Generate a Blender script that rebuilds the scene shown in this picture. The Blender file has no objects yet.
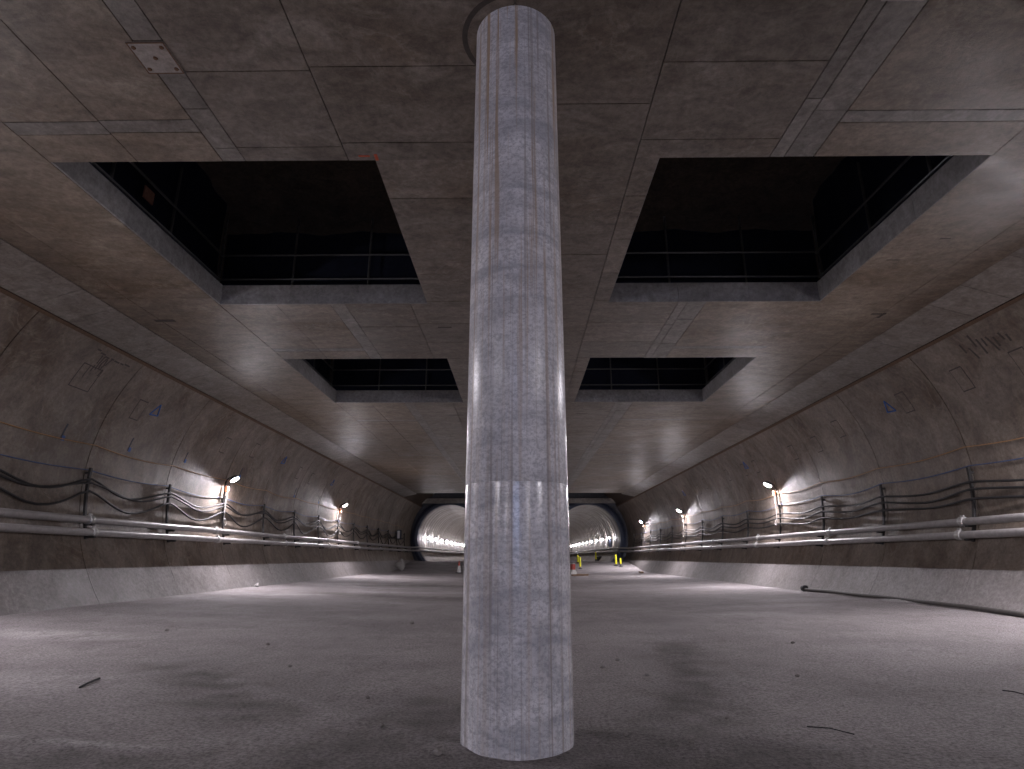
import bpy, bmesh, math, random
from mathutils import Vector, Matrix, noise
random.seed(7)
S = bpy.context.scene
COL = S.collection

# ------------------------------------------------------------------ camera
cam = bpy.data.cameras.new('camera')
cam.sensor_width = 36.0
cam.lens = 601.0 / 1024.0 * 36.0
cam.clip_start = 0.05
cam.clip_end = 400
cam_o = bpy.data.objects.new('camera', cam)
COL.objects.link(cam_o)
CAMZ = 1.225
PITCH = math.atan(172.5 / 601.0)
cam_o.location = (0, 0, CAMZ)
cam_o.rotation_euler = (math.pi / 2 + PITCH, 0, math.atan(7 / 601.0 * math.cos(PITCH)))
S.camera = cam_o

# ------------------------------------------------------------------ world, exposure
w = bpy.data.worlds.new('world')
S.world = w
w.use_nodes = True
bg = w.node_tree.nodes['Background']
bg.inputs[0].default_value = (0.42, 0.56, 1.0, 1)      # blue light for the unseen rear portal, reflected as a strip on the column
bg.inputs[1].default_value = 6.0
S.view_settings.view_transform = 'Standard'
S.view_settings.look = 'None'
S.view_settings.gamma = 1
S.view_settings.exposure = 0.34
S.view_settings.use_curve_mapping = False
LAMP = 1900.0           # radiance of a wall lamp lens
TLAMP = 170.0          # radiance of a running tunnel lamp lens
LAMP_COL = (0.985, 0.925, 1.0, 1)


# ------------------------------------------------------------------ helpers
def tag(o, label=None, cat=None, group=None, kind=None):
    if label: o['label'] = label
    if cat: o['category'] = cat
    if group: o['group'] = group
    if kind: o['kind'] = kind
    return o


def obj(name, bm, m, parent=None, smooth=False, loc=None):
    me = bpy.data.meshes.new(name)
    bmesh.ops.recalc_face_normals(bm, faces=bm.faces[:])
    bm.to_mesh(me)
    bm.free()
    if smooth:
        for f in me.polygons: f.use_smooth = True
        try: me.set_sharp_from_angle(angle=math.radians(42))
        except Exception: pass
    me.materials.append(m)
    o = bpy.data.objects.new(name, me)
    COL.objects.link(o)
    if parent: o.parent = parent
    if loc: o.location = loc
    return o


def empty(name, loc, rz=0):
    o = bpy.data.objects.new(name, None)
    COL.objects.link(o)
    o.location = loc
    o.rotation_euler = (0, 0, rz)
    o.empty_display_size = 0.1
    return o


def copy_tree(o, parent=None):
    c = o.copy()
    COL.objects.link(c)
    c.parent = parent
    for ch in list(o.children): copy_tree(ch, c)
    return c


def NB(): return bmesh.new()


def box(bm, x0, x1, y0, y1, z0, z1, bev=0.0):
    r = bmesh.ops.create_cube(bm, size=1)
    vs = r['verts']
    for v in vs:
        v.co = Vector((x0 if v.co.x < 0 else x1, y0 if v.co.y < 0 else y1, z0 if v.co.z < 0 else z1))
    if bev:
        es = list({e for v in vs for e in v.link_edges})
        bmesh.ops.bevel(bm, geom=es, offset=bev, segments=1, affect='EDGES')
    return vs


def tube(bm, pts, r, n=8, caps=True):
    pts = [Vector(p) for p in pts]
    rings = []
    ref = Vector((0, 0, 1))
    for i, p in enumerate(pts):
        d = (pts[min(i + 1, len(pts) - 1)] - pts[max(i - 1, 0)]).normalized()
        u = d.cross(ref)
        if u.length < 0.05: u = d.cross(Vector((1, 0, 0)))
        u.normalize()
        v = u.cross(d)
        rr = r[i] if isinstance(r, (list, tuple)) else r
        rings.append([bm.verts.new(p + (u * math.cos(a) + v * math.sin(a)) * rr)
                      for a in (2 * math.pi * k / n for k in range(n))])
    for a, b in zip(rings, rings[1:]):
        for k in range(n):
            bm.faces.new((a[k], a[(k + 1) % n], b[(k + 1) % n], b[k]))
    if caps:
        bm.faces.new(rings[0][::-1])
        bm.faces.new(rings[-1])


def lathe(bm, prof, n=32, cx=0, cy=0, caps=True, mat=None):
    """revolve (r, z) pairs about the z axis"""
    rings = []
    for r, z in prof:
        rings.append([bm.verts.new((cx + r * math.cos(2 * math.pi * k / n), cy + r * math.sin(2 * math.pi * k / n), z))
                      for k in range(n)])
    for a, b in zip(rings, rings[1:]):
        for k in range(n): bm.faces.new((a[k], a[(k + 1) % n], b[(k + 1) % n], b[k]))
    if caps:
        bm.faces.new(rings[0][::-1])
        bm.faces.new(rings[-1])
    if mat is not None:
        bmesh.ops.transform(bm, matrix=mat, verts=[v for r in rings for v in r])


# ------------------------------------------------------------------ materials
def mat(name):
    m = bpy.data.materials.new(name)
    m.use_nodes = True
    nt = m.node_tree
    return m, nt, nt.nodes['Principled BSDF']


class G:
    def __init__(s, nt): s.nt = nt

    def n(s, t, **kw):
        nd = s.nt.nodes.new(t)
        for k, v in kw.items():
            if k[0] == '_': setattr(nd, k[1:], v)
            else:
                sock = nd.inputs[k] if not k.isdigit() else nd.inputs[int(k)]
                if hasattr(v, 'is_output'): s.nt.links.new(v, sock)
                else: sock.default_value = v
        return nd

    def pos(s): return s.n('ShaderNodeNewGeometry').outputs['Position']

    def map(s, vec, sc=(1, 1, 1), loc=(0, 0, 0)):
        nd = s.n('ShaderNodeMapping', Vector=vec)
        nd.inputs['Scale'].default_value = sc
        nd.inputs['Location'].default_value = loc
        return nd.outputs[0]

    def noise(s, vec, scale, detail=5, rough=.55, dist=0):
        return s.n('ShaderNodeTexNoise', Vector=vec, Scale=scale, Detail=detail, Roughness=rough, Distortion=dist).outputs[0]

    def ramp(s, f, a, b, c0=(0, 0, 0, 1), c1=(1, 1, 1, 1)):
        nd = s.n('ShaderNodeValToRGB', Fac=f)
        e = nd.color_ramp.elements
        e[0].position, e[0].color = a, c0
        e[1].position, e[1].color = b, c1
        return nd.outputs[0]

    def mix(s, f, a, b, mode='MIX'):
        nd = s.nt.nodes.new('ShaderNodeMix')
        nd.data_type = 'RGBA'
        nd.blend_type = mode
        for i, v in ((0, f), (6, a), (7, b)):
            if hasattr(v, 'is_output'): s.nt.links.new(v, nd.inputs[i])
            else: nd.inputs[i].default_value = v
        return nd.outputs[2]

    def math(s, op, a, b=0.0):
        nd = s.n('ShaderNodeMath', _operation=op)
        for i, v in ((0, a), (1, b)):
            if hasattr(v, 'is_output'): s.nt.links.new(v, nd.inputs[i])
            else: nd.inputs[i].default_value = v
        return nd.outputs[0]

    def bump(s, h, strength, dist, bsdf):
        nd = s.n('ShaderNodeBump', Strength=strength, Distance=dist, Height=h)
        s.nt.links.new(nd.outputs[0], bsdf.inputs['Normal'])


def c4(c): return (c[0], c[1], c[2], 1)


def concrete(name, base, stain, pale, rough=(.4, .7), streak=(1, 1, 1), spec=.5, stain_lo=.45, stain_hi=.75,
             blot=.55, grain=1.0, rnd=.16, seedloc=(0, 0, 0), vein=.35, mott=.6, msc=3.4):
    m, nt, b = mat(name)
    g = G(nt)
    p = g.map(g.pos(), (1, 1, 1), seedloc)
    ps = g.map(p, streak)
    n1 = g.noise(ps, .55, 7, .62, .6)
    n2 = g.noise(ps, 1.7, 6, .65, .9)
    n3 = g.noise(p, 13, 7, .78)
    n4 = g.noise(p, 70, 3, .6)
    col = g.mix(g.ramp(n1, stain_lo, stain_hi), c4(base), c4(stain))
    col = g.mix(g.math('MULTIPLY', g.ramp(n2, .54, .74), blot), col, c4(pale))
    # thin pale efflorescence veins and broad mottling left by the formwork
    nv = g.noise(p, .9, 6, .6, 1.6)
    vn = g.ramp(g.math('ABSOLUTE', g.math('SUBTRACT', nv, .5)), .0, .03, (1, 1, 1, 1), (0, 0, 0, 1))
    col = g.mix(g.math('MULTIPLY', g.math('MULTIPLY', vn, g.ramp(n1, .42, .6)), vein), col, c4(pale))
    nm_ = g.noise(ps, msc, 7, .7, .8)
    col = g.mix(mott, col, g.ramp(nm_, .34, .64, (.55, .53, .52, 1), (1.12, 1.12, 1.12, 1)), 'MULTIPLY')
    dark = g.ramp(n3, .36, .6, (.58, .57, .55, 1), (1.12, 1.12, 1.12, 1))
    col = g.mix(.75, col, dark, 'MULTIPLY')
    pit = g.ramp(n4, .3, .45, (.66, .66, .66, 1), (1, 1, 1, 1))
    col = g.mix(.5 * grain, col, pit, 'MULTIPLY')
    # each cast piece a shade of its own
    rn = g.n('ShaderNodeObjectInfo').outputs['Random']
    tone = g.n('ShaderNodeMapRange', Value=rn)
    tone.inputs[3].default_value = 1 - rnd
    tone.inputs[4].default_value = 1 + rnd
    tc = g.n('ShaderNodeCombineColor', Red=tone.outputs[0], Green=tone.outputs[0], Blue=tone.outputs[0])
    col = g.mix(1.0, col, tc.outputs[0], 'MULTIPLY')
    nt.links.new(col, b.inputs['Base Color'])
    rr = g.n('ShaderNodeMapRange', Value=n2)
    rr.inputs[1].default_value = .3
    rr.inputs[2].default_value = .7
    rr.inputs[3].default_value = rough[0]
    rr.inputs[4].default_value = rough[1]
    nt.links.new(rr.outputs[0], b.inputs['Roughness'])
    b.inputs['Specular IOR Level'].default_value = spec
    g.bump(g.math('ADD', g.math('MULTIPLY', n3, 1.0), g.math('MULTIPLY', n4, .35 * grain)), .35, .012, b)
    return m


def plain(name, col, rough=.6, metal=0.0, var=.25, scale=18, emit=None):
    m, nt, b = mat(name)
    g = G(nt)
    n = g.noise(g.pos(), scale, 5, .6)
    d = tuple(max(0, c * (1 - var)) for c in col)
    l = tuple(min(1, c * (1 + var * .6)) for c in col)
    nt.links.new(g.ramp(n, .3, .7, c4(d), c4(l)), b.inputs['Base Color'])
    b.inputs['Roughness'].default_value = rough
    b.inputs['Metallic'].default_value = metal
    if emit:
        b.inputs['Emission Color'].default_value = LAMP_COL
        b.inputs['Emission Strength'].default_value = emit
    return m


M = {}
M['ceil'] = concrete('ceiling_concrete', (.198, .168, .142), (.132, .098, .071), (.335, .305, .275), rough=(.34, .58), streak=(.7, 1.2, 1), rnd=.12, mott=.85, spec=.32)
M['ceil_side'] = concrete('ceiling_side_concrete', (.232, .189, .150), (.142, .093, .054), (.35, .31, .255), rough=(.38, .62), streak=(.6, 1.1, 1), rnd=.05, blot=.75, mott=.85, spec=.3)
M['ceil_grey'] = concrete('ceiling_grey_strip', (.222, .203, .185), (.16, .138, .117), (.30, .28, .26), rough=(.38, .58), rnd=.08, spec=.32, mott=.8)
M['band'] = concrete('edge_band_concrete', (.30, .276, .252), (.19, .163, .138), (.37, .345, .32), rough=(.42, .64), spec=.35, rnd=.08, mott=.7)
M['wall'] = concrete('wall_concrete', (.205, .169, .139), (.112, .078, .052), (.30, .265, .225), rough=(.42, .7), streak=(1, 1.25, .9), rnd=.09, stain_lo=.46, stain_hi=.66, mott=.85, msc=1.6)
M['kerb'] = concrete('kerb_concrete', (.25, .230, .226), (.175, .157, .149), (.33, .306, .30), rough=(.45, .7), rnd=.06, mott=.5)
M['slab'] = concrete('slab_concrete', (.235, .230, .235), (.17, .16, .155), (.28, .28, .28), rough=(.5, .8))
M['back'] = plain('joint_backing', (.065, .043, .03), .9)
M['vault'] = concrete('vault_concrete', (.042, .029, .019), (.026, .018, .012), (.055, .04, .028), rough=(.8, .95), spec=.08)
M['head'] = concrete('headwall_concrete', (.10, .105, .125), (.055, .06, .085), (.16, .16, .17), rough=(.6, .85))
M['collar'] = concrete('collar_membrane', (.040, .050, .085), (.025, .035, .07), (.075, .08, .11), rough=(.45, .7))
M['ring'] = concrete('lining_concrete', (.36, .325, .285), (.26, .23, .195), (.44, .41, .37), rough=(.45, .6), rnd=.14)
M['steel_dark'] = plain('dark_steel', (.028, .026, .026), .55, .3)
M['galv'] = plain('galvanised_tube', (.12, .122, .128), .45, .6)
M['pipe'] = plain('grey_painted_pipe', (.27, .255, .25), .42, .15, .22, 7)
M['coupling'] = plain('coupling_grey', (.36, .35, .34), .45, .4)
M['cable'] = plain('black_cable_sheath', (.014, .013, .014), .6)
M['cable_blue'] = plain('blue_cable_sheath', (.045, .085, .20), .5)
M['cable_orange'] = plain('orange_cable_sheath', (.36, .20, .085), .55)
M['lens'] = plain('lit_lamp_lens', (.9, .9, .9), .3, emit=LAMP)
M['tlens'] = plain('lit_tunnel_lamp_lens', (.9, .9, .9), .3, emit=TLAMP)
M['white'] = plain('white_plastic', (.62, .61, .60), .6)
M['orange'] = plain('orange_plastic', (.62, .20, .09), .5)
M['red'] = plain('red_plastic', (.42, .06, .04), .5)
M['yellow'] = plain('yellow_plastic', (.78, .74, .03), .45)
M['timber'] = plain('old_timber', (.20, .13, .085), .8)
M['rubber'] = plain('black_rubber', (.022, .021, .022), .7)
M['blue_paint'] = plain('blue_spray_paint', (.035, .10, .30), .7)
M['navy'] = plain('dark_smear_paint', (.030, .036, .055), .8)
M['orange_paint'] = plain('orange_spray_paint', (.50, .085, .03), .7)
M['smear'] = plain('black_smear', (.062, .052, .046), .8)
M['net'] = plain('navy_debris_net', (.012, .018, .045), .8)
M['plate'] = concrete('rusty_plate', (.36, .33, .31), (.30, .25, .22), (.42, .39, .37), rough=(.5, .7), rnd=0)
M['rust'] = plain('rust', (.13, .065, .032), .8)
M['stone'] = plain('loose_stone', (.22, .20, .19), .9)
M['filler'] = plain('brown_joint_filler', (.115, .070, .042), .85)
M['tagc'] = plain('faded_pink_board', (.26, .13, .10), .7)
M['sack'] = plain('dusty_woven_plastic', (.30, .285, .27), .8)
M['hose'] = plain('dusty_hose', (.075, .068, .062), .7)

# ------------------------------------------------------------------ column material: pale grey, banded, streaked with rust
def column_material(name, rough):
    m, nt, b = mat(name)
    g = G(nt)
    p = g.pos()
    n1 = g.noise(g.map(p, (1.4, 1.4, 2.6)), 1.1, 8, .68, 1.0)
    n2 = g.noise(g.map(p, (1, 1, 1.3)), 30, 8, .8, .3)
    n5 = g.noise(g.map(p, (1, 1, 4.5)), 1.1, 3, .5, .8)
    base = g.ramp(n1, .34, .66, (.46, .455, .485, 1), (.76, .75, .78, 1))
    col = g.mix(g.math('MULTIPLY', g.ramp(n5, .54, .66), .6), base, (.32, .33, .375, 1))
    col = g.mix(g.math('MULTIPLY', g.ramp(n2, .46, .58), .62), col, (.25, .255, .285, 1))
    st = g.noise(g.map(p, (17, 17, .22)), 1.5, 3, .55)
    zz = g.n('ShaderNodeSeparateXYZ', Vector=p).outputs[2]
    up = g.n('ShaderNodeMapRange', Value=zz)
    up.inputs[1].default_value = 1.6
    up.inputs[2].default_value = 5.6
    up.inputs[3].default_value = .28
    up.inputs[4].default_value = 1.0
    rs = g.math('MULTIPLY', g.ramp(st, .53, .62), up.outputs[0])
    col = g.mix(rs, col, (.38, .27, .18, 1))
    st2 = g.noise(g.map(p, (24, 24, .15), (3, 5, 1)), 1.4, 2, .5)
    col = g.mix(g.math('MULTIPLY', g.ramp(st2, .60, .68), .6), col, (.27, .24, .225, 1))
    nt.links.new(col, b.inputs['Base Color'])
    rr = g.n('ShaderNodeMapRange', Value=n2)
    rr.inputs[1].default_value = .3
    rr.inputs[2].default_value = .7
    rr.inputs[3].default_value = rough[0]
    rr.inputs[4].default_value = rough[1]
    nt.links.new(rr.outputs[0], b.inputs['Roughness'])
    b.inputs['Specular IOR Level'].default_value = .5
    g.bump(g.math('ADD', n2, g.math('MULTIPLY', n5, .8)), .12, .004, b)
    return m


M['col_lo'] = column_material('column_lower_concrete', (.12, .24))
M['col_hi'] = column_material('column_upper_concrete', (.26, .42))


# ------------------------------------------------------------------ floor
def ramp_z(y):
    t = min(1, max(0, (y - 44.5) / 13.0))
    return .66 * t * t * (3 - 2 * t)


def floor_base(x, y):
    e = .225 if x < 0 else .168
    a = abs(x) / 9.3
    return e * min(1.25, a ** 1.7) + ramp_z(y)


def seg_d(px, py, a, b):
    ax, ay = a
    bx, by = b
    dx, dy = bx - ax, by - ay
    t = max(0, min(1, ((px - ax) * dx + (py - ay) * dy) / (dx * dx + dy * dy)))
    return math.hypot(px - ax - t * dx, py - ay - t * dy)


RIDGE = [((-4.6, 4.62), (-2.35, 4.40)), ((-2.9, 6.6), (-.4, 4.45)), ((1.2, 4.5), (2.7, 5.6)), ((-1.6, 9.5), (-6.5, 15.5)),
         ((1.9, 6.6), (5.5, 13.5))]


def floor_z(x, y):
    z = floor_base(x, y)
    if -3 < y < 26:
        z += .014 * noise.noise(Vector((x * .9, y * .5, 0))) + .007 * noise.noise(Vector((x * 3.1, y * 2.2, 3)))
        for a, b in RIDGE:
            d = seg_d(x, y, a, b)
            if d < .5: z += .016 * math.exp(-(d / .12) ** 2)
        r = math.hypot(x + .02, y - 4.655)
        if r < .7: z += .02 * max(0, 1 - (r - .36) / .34) * (.35 + .3 * noise.noise(Vector((x * 6, y * 6, 9))))
    return z


def steps(segs):
    out = []
    for a, b, n in segs:
        out += [a + (b - a) * i / n for i in range(n)]
    return out + [segs[-1][1]]


xs = steps([(-10.6, -5, 28), (-5, 5, 170), (5, 10.6, 28)])
ys = steps([(-32, -3, 12), (-3, 3, 20), (3, 9, 120), (9, 20, 70), (20, 44, 40), (44, 58.4, 30)])
me = bpy.data.meshes.new('floor')
nx = len(xs)
vs = [(x, y, floor_z(x, y)) for y in ys for x in xs]
fs = [(j * nx + i, j * nx + i + 1, (j + 1) * nx + i + 1, (j + 1) * nx + i) for j in range(len(ys) - 1) for i in range(nx - 1)]
me.from_pydata(vs, [], fs)
for f in me.polygons: f.use_smooth = True
# dirt tone: wheel tracks and spilt dust that lie on the floor (r = dark damp soil, g = pale dust plus the left lamp's painted pool of light)
ca = me.color_attributes.new('dirt_and_glow', 'FLOAT_COLOR', 'POINT')
for i, (x, y, z) in enumerate(vs):
    dk = 0.0
    pl = 0.0
    if y > 1:
        for k, (a, b, wd) in enumerate([((-1.9, 2.5), (-.6, 5.6), .55), ((.2, 4.2), (1.5, 5.4), .5), ((1.4, 5.2), (2.3, 9.5), .35),
                                        ((1.6, 4.1), (-1.0, 4.0), .5), ((-4.8, 4.05), (-2.2, 4.1), .32), ((-6, 20), (-2, 19), 1.0),
                                        ((-5.5, 27), (-1, 26.5), 1.4), ((-3.8, 7.2), (-2.2, 5.4), .5), ((4.6, 4.6), (7.5, 7.5), .8)]):
            d = seg_d(x, y, a, b) + .22 * noise.noise(Vector((x * 1.7, y * 1.7, k)))
            dk = max(dk, math.exp(-(max(0, d) / wd) ** 2) * (.75 + .5 * noise.noise(Vector((x * 4, y * 4, 4)))))
        pl = max(0, noise.noise(Vector((x * .33, y * .8, 7))) * 1.6 - .1) * (.3 + .7 * min(1, abs(x) / 5))
        pl *= 1 + 1.2 * math.exp(-((y - 21) / 8) ** 2) * (1 if x < -3 else 0)  # paler around the left wall lamp: its pool of light put into the colour
        if y < 8:
            pl = max(pl, .75 * math.exp(-(seg_d(x, y, *RIDGE[0]) / .07) ** 2), .4 * math.exp(-(seg_d(x, y, *RIDGE[1]) / .09) ** 2))
    ca.data[i].color = (max(0, min(1, dk)), min(1, pl), 0, 1)
fm, nt, b = mat('floor_soil')
g = G(nt)
p = g.pos()
n1 = g.noise(p, .6, 7, .65, .5)
n2 = g.noise(g.map(p, (1, .55, 1)), 3.2, 7, .7, .4)
n3 = g.noise(p, 38, 6, .72)
n4 = g.noise(p, 120, 3, .6)
col = g.ramp(n1, .32, .68, (.275, .25, .254, 1), (.382, .35, .355, 1))
col = g.mix(g.math('MULTIPLY', g.ramp(n2, .5, .72), .55), col, (.19, .168, .16, 1))
at = g.n('ShaderNodeAttribute', _attribute_name='dirt_and_glow')
sp = g.n('ShaderNodeSeparateColor', Color=at.outputs['Color'])
col = g.mix(g.math('MULTIPLY', sp.outputs[0], .8), col, (.105, .092, .086, 1))
col = g.mix(g.math('MULTIPLY', sp.outputs[1], g.ramp(n2, .35, .6)), col, (.50, .465, .475, 1))
col = g.mix(.9, col, g.ramp(n3, .34, .6, (.36, .35, .34, 1), (1.25, 1.24, 1.22, 1)), 'MULTIPLY')
nt.links.new(col, b.inputs['Base Color'])
b.inputs['Roughness'].default_value = .82
b.inputs['Specular IOR Level'].default_value = .3
g.bump(g.math('ADD', g.math('MULTIPLY', n3, 1.0), g.math('MULTIPLY', n4, .4)), .9, .05, b)
me.materials.append(fm)
fo = bpy.data.objects.new('floor', me)
COL.objects.link(fo)
tag(fo, 'dusty grey compacted soil floor with wheel marks running down the cavern', kind='structure')

# ------------------------------------------------------------------ curved side walls
ACX, ACZ, AR = 5.55, 2.97, 4.63
YF, YB = 58.0, -32.0


def arc_x(z, off=0.0):
    return ACX + math.sqrt(max(0.01, (AR - off) ** 2 - (z - ACZ) ** 2))


def arc_strip(bm, sg, y0, y1, r0, r1, a0, a1, n):
    """a shell of the wall arc between two radii and two angles, closed"""
    ring = {}
    for iy, y in enumerate((y0, y1)):
        for ir, r in enumerate((r0, r1)):
            ring[iy, ir] = [bm.verts.new((sg * (ACX + r * math.cos(a)), y, ACZ + r * math.sin(a)))
                            for a in (a0 + (a1 - a0) * k / n for k in range(n + 1))]
    for k in range(n):
        for q in (((0, 0), (1, 0)), ((0, 1), (1, 1)), ((0, 0), (0, 1)), ((1, 0), (1, 1))):
            A, B = ring[q[0]], ring[q[1]]
            bm.faces.new((A[k], A[k + 1], B[k + 1], B[k]))
    for k in (0, n):
        bm.faces.new((ring[0, 0][k], ring[1, 0][k], ring[1, 1][k], ring[0, 1][k]))


A_LO = math.asin((-.15 - ACZ) / AR)
A_HI = math.asin((5.765 - ACZ) / AR)
A_KERB = math.asin((.965 - ACZ) / AR)
WALL = {}
for side, sg, j0, st in (('left', -1, 14.0, 3.36), ('right', 1, 13.6, 3.40)):
    bm = NB()
    arc_strip(bm, sg, YB, YF, AR + .10, AR + .5, A_LO - .1, A_HI + .35, 26)
    wl = obj('wall_' + side, bm, M['back'], smooth=True)
    tag(wl, 'curved cast concrete side wall on the %s of the cavern' % side, kind='structure')
    WALL[sg] = wl
    edges = []
    y = j0 - 8 * st
    while y < YF - .4:
        edges.append(y)
        y += st
    edges = [YB] + [YB + 7.5] + edges + [YF]
    for a, c in zip(edges, edges[1:]):
        bm = NB()
        arc_strip(bm, sg, a + .011, c - .011, AR, AR + .11, A_KERB + .0015, A_HI, 26)
        obj('wall_panel', bm, M['wall'], wl, smooth=True)
        bm = NB()
        arc_strip(bm, sg, a + .006, c - .006, AR - .012, AR + .11, A_LO, A_KERB, 8)
        obj('kerb_panel', bm, M['kerb'], wl, smooth=True)
    bm = NB()
    arc_strip(bm, sg, YB, YF, AR + .012, AR + .10, A_HI, A_HI + .016, 2)
    obj('joint_filler', bm, M['filler'], wl)
    # filled box-outs, pour marks and sprayed marks on the panels
    def patch(name, y, z, wy, wz, m, skew=0.0, lift=.004, nseg=3, t=.012):
        bm = NB()
        a0 = math.asin((z - wz / 2 - ACZ) / AR)
        a1 = math.asin((z + wz / 2 - ACZ) / AR)
        arc_strip(bm, sg, y - wy / 2, y + wy / 2, AR - lift, AR + t, a0, a1, nseg)
        if skew:
            for v in bm.verts: v.co.y += skew * (v.co.z - z)
        return obj(name, bm, m, wl)
    yy = edges[2]
    for k, a in enumerate(edges[2:-1]):
        if a < 7 or a > 44: continue
        for q, fr in enumerate((.32, .74)):
            ry = a + st * fr + random.uniform(-.15, .15)
            rz = 4.85 + random.uniform(-.1, .15)
            if sg < 0 and 11.8 < ry < 14: continue
            if (k + q) % 2 == 0 or sg > 0 and q == 0:
                patch('box_out_edge', ry, rz, .36, .5, M['smear'], lift=.002)
                patch('box_out_fill', ry, rz, .325, .45, M['wall'], lift=.006)
    tri_spots = {-1: [(15.57, 4.99), (24.6, 5.05), (31.5, 4.95)], 1: [(15.41, 5.0), (25.8, 4.99), (36.1, 4.85)]}[sg]
    for (ty, tz) in tri_spots:
        bm = NB()
        for (p0, p1) in (((-.16, -.13), (.17, -.10)), ((.17, -.10), (.03, .17)), ((.03, .17), (-.16, -.13))):
            pts = []
            for q in range(5):
                u = q / 4
                z = tz + p0[1] + (p1[1] - p0[1]) * u
                pts.append((sg * (arc_x(z) - .001), ty + p0[0] + (p1[0] - p0[0]) * u, z))
            tube(bm, pts, .022, 6)
        obj('sprayed_triangle', bm, M['blue_paint'], wl)
    if sg < 0:
        for (my, mz, l) in ((12.99, 3.9, .36), (15.28, 4.03, .34), (17.91, 4.12, .3), (21.6, 4.15, .34), (27.2, 4.0, .4), (30.6, 4.0, .36)):
            patch('sprayed_tick', my, mz, .045, l, M['navy'], skew=.12, lift=.003)
            patch('sprayed_tick', my + .05, mz - l * .38, .09, .11, M['blue_paint'], lift=.004)
        for k in range(10):
            patch('dark_smear', 12.75 + (k % 5) * .07, 5.33 + (k // 5) * .16 + random.uniform(-.06, .06), .03, random.uniform(.08, .2), M['smear'], skew=random.uniform(-.3, .3), lift=.003)
        for (u0, u1, v0, v1) in ((0, .62, 0, .02), (0, .62, .5, .52), (0, .02, 0, .52), (.6, .62, 0, .52), (.2, .22, .25, .52)):
            patch('pencil_box_line', 12.45 + (u0 + u1) / 2, 4.82 + (v0 + v1) / 2, u1 - u0, v1 - v0, M['smear'], lift=.003)
        for k in range(7):
            patch('dark_smear', 12.55 + k * .17, 5.62 + random.uniform(-.03, .05), random.uniform(.08, .2), .03, M['smear'], lift=.003)
    else:
        for k in range(9):
            patch('dark_smear', 11.1 + k * .13 + random.uniform(-.04, .04), 5.42 + random.uniform(-.1, .12), .045, random.uniform(.14, .34), M['smear'], skew=random.uniform(-.1, .2), lift=.003)

# ------------------------------------------------------------------ ceiling slab with four shafts, cast in panels
CZ, CT = 6.025, 6.43
HOLES = [(-5.90, -1.79, 6.47, 10.92), (1.77, 5.90, 6.46, 10.90), (-5.95, -1.79, 14.33, 18.79), (1.80, 5.95, 14.33, 18.79)]
SLAB_END = 47.4
bm = NB()
for (x0, x1, y0, y1) in [(-8.7, 8.7, YB, 6.465), (-8.7, -5.925, 6.465, 18.79), (5.925, 8.7, 6.465, 18.79), (-1.79, 1.785, 6.465, 18.79),
                         (-5.925, -1.79, 10.91, 14.33), (1.785, 5.925, 10.91, 14.33), (-8.7, 8.7, 18.79, SLAB_END)]:
    box(bm, x0, x1, y0, y1, CZ + .03, CT)
ceiling = obj('ceiling', bm, M['slab'])
tag(ceiling, 'concrete slab ceiling with four rectangular shafts', kind='structure')


def cut(rects, h):
    out = []
    for (x0, x1, y0, y1) in rects:
        hx0, hx1, hy0, hy1 = h
        if x1 <= hx0 or x0 >= hx1 or y1 <= hy0 or y0 >= hy1:
            out.append((x0, x1, y0, y1))
            continue
        if y0 < hy0: out.append((x0, x1, y0, hy0))
        if y1 > hy1: out.append((x0, x1, hy1, y1))
        a, c = max(y0, hy0), min(y1, hy1)
        if x0 < hx0: out.append((x0, hx0, a, c))
        if x1 > hx1: out.append((hx1, x1, a, c))
    return out


P = 7.82


def rep(lst, lo=-31.9, hi=SLAB_END):
    r = sorted({round(v + P * k, 2) for v in lst for k in range(-6, 7)})
    r = [v for v in r if lo + .2 < v < hi - .2]
    return [lo] + r + [hi]


def every(a, st, hi=SLAB_END, far=26, lo=-31.9):
    r = []
    y = a
    while y > lo + .5: y -= st * (1 if y > -2 else 4)
    y = a - st * 6
    r = [lo, -20, -10]
    while y < hi - .6:
        if y > -9: r.append(round(y, 2))
        y += st if y < far else st * 2
    return r + [hi]


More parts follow.
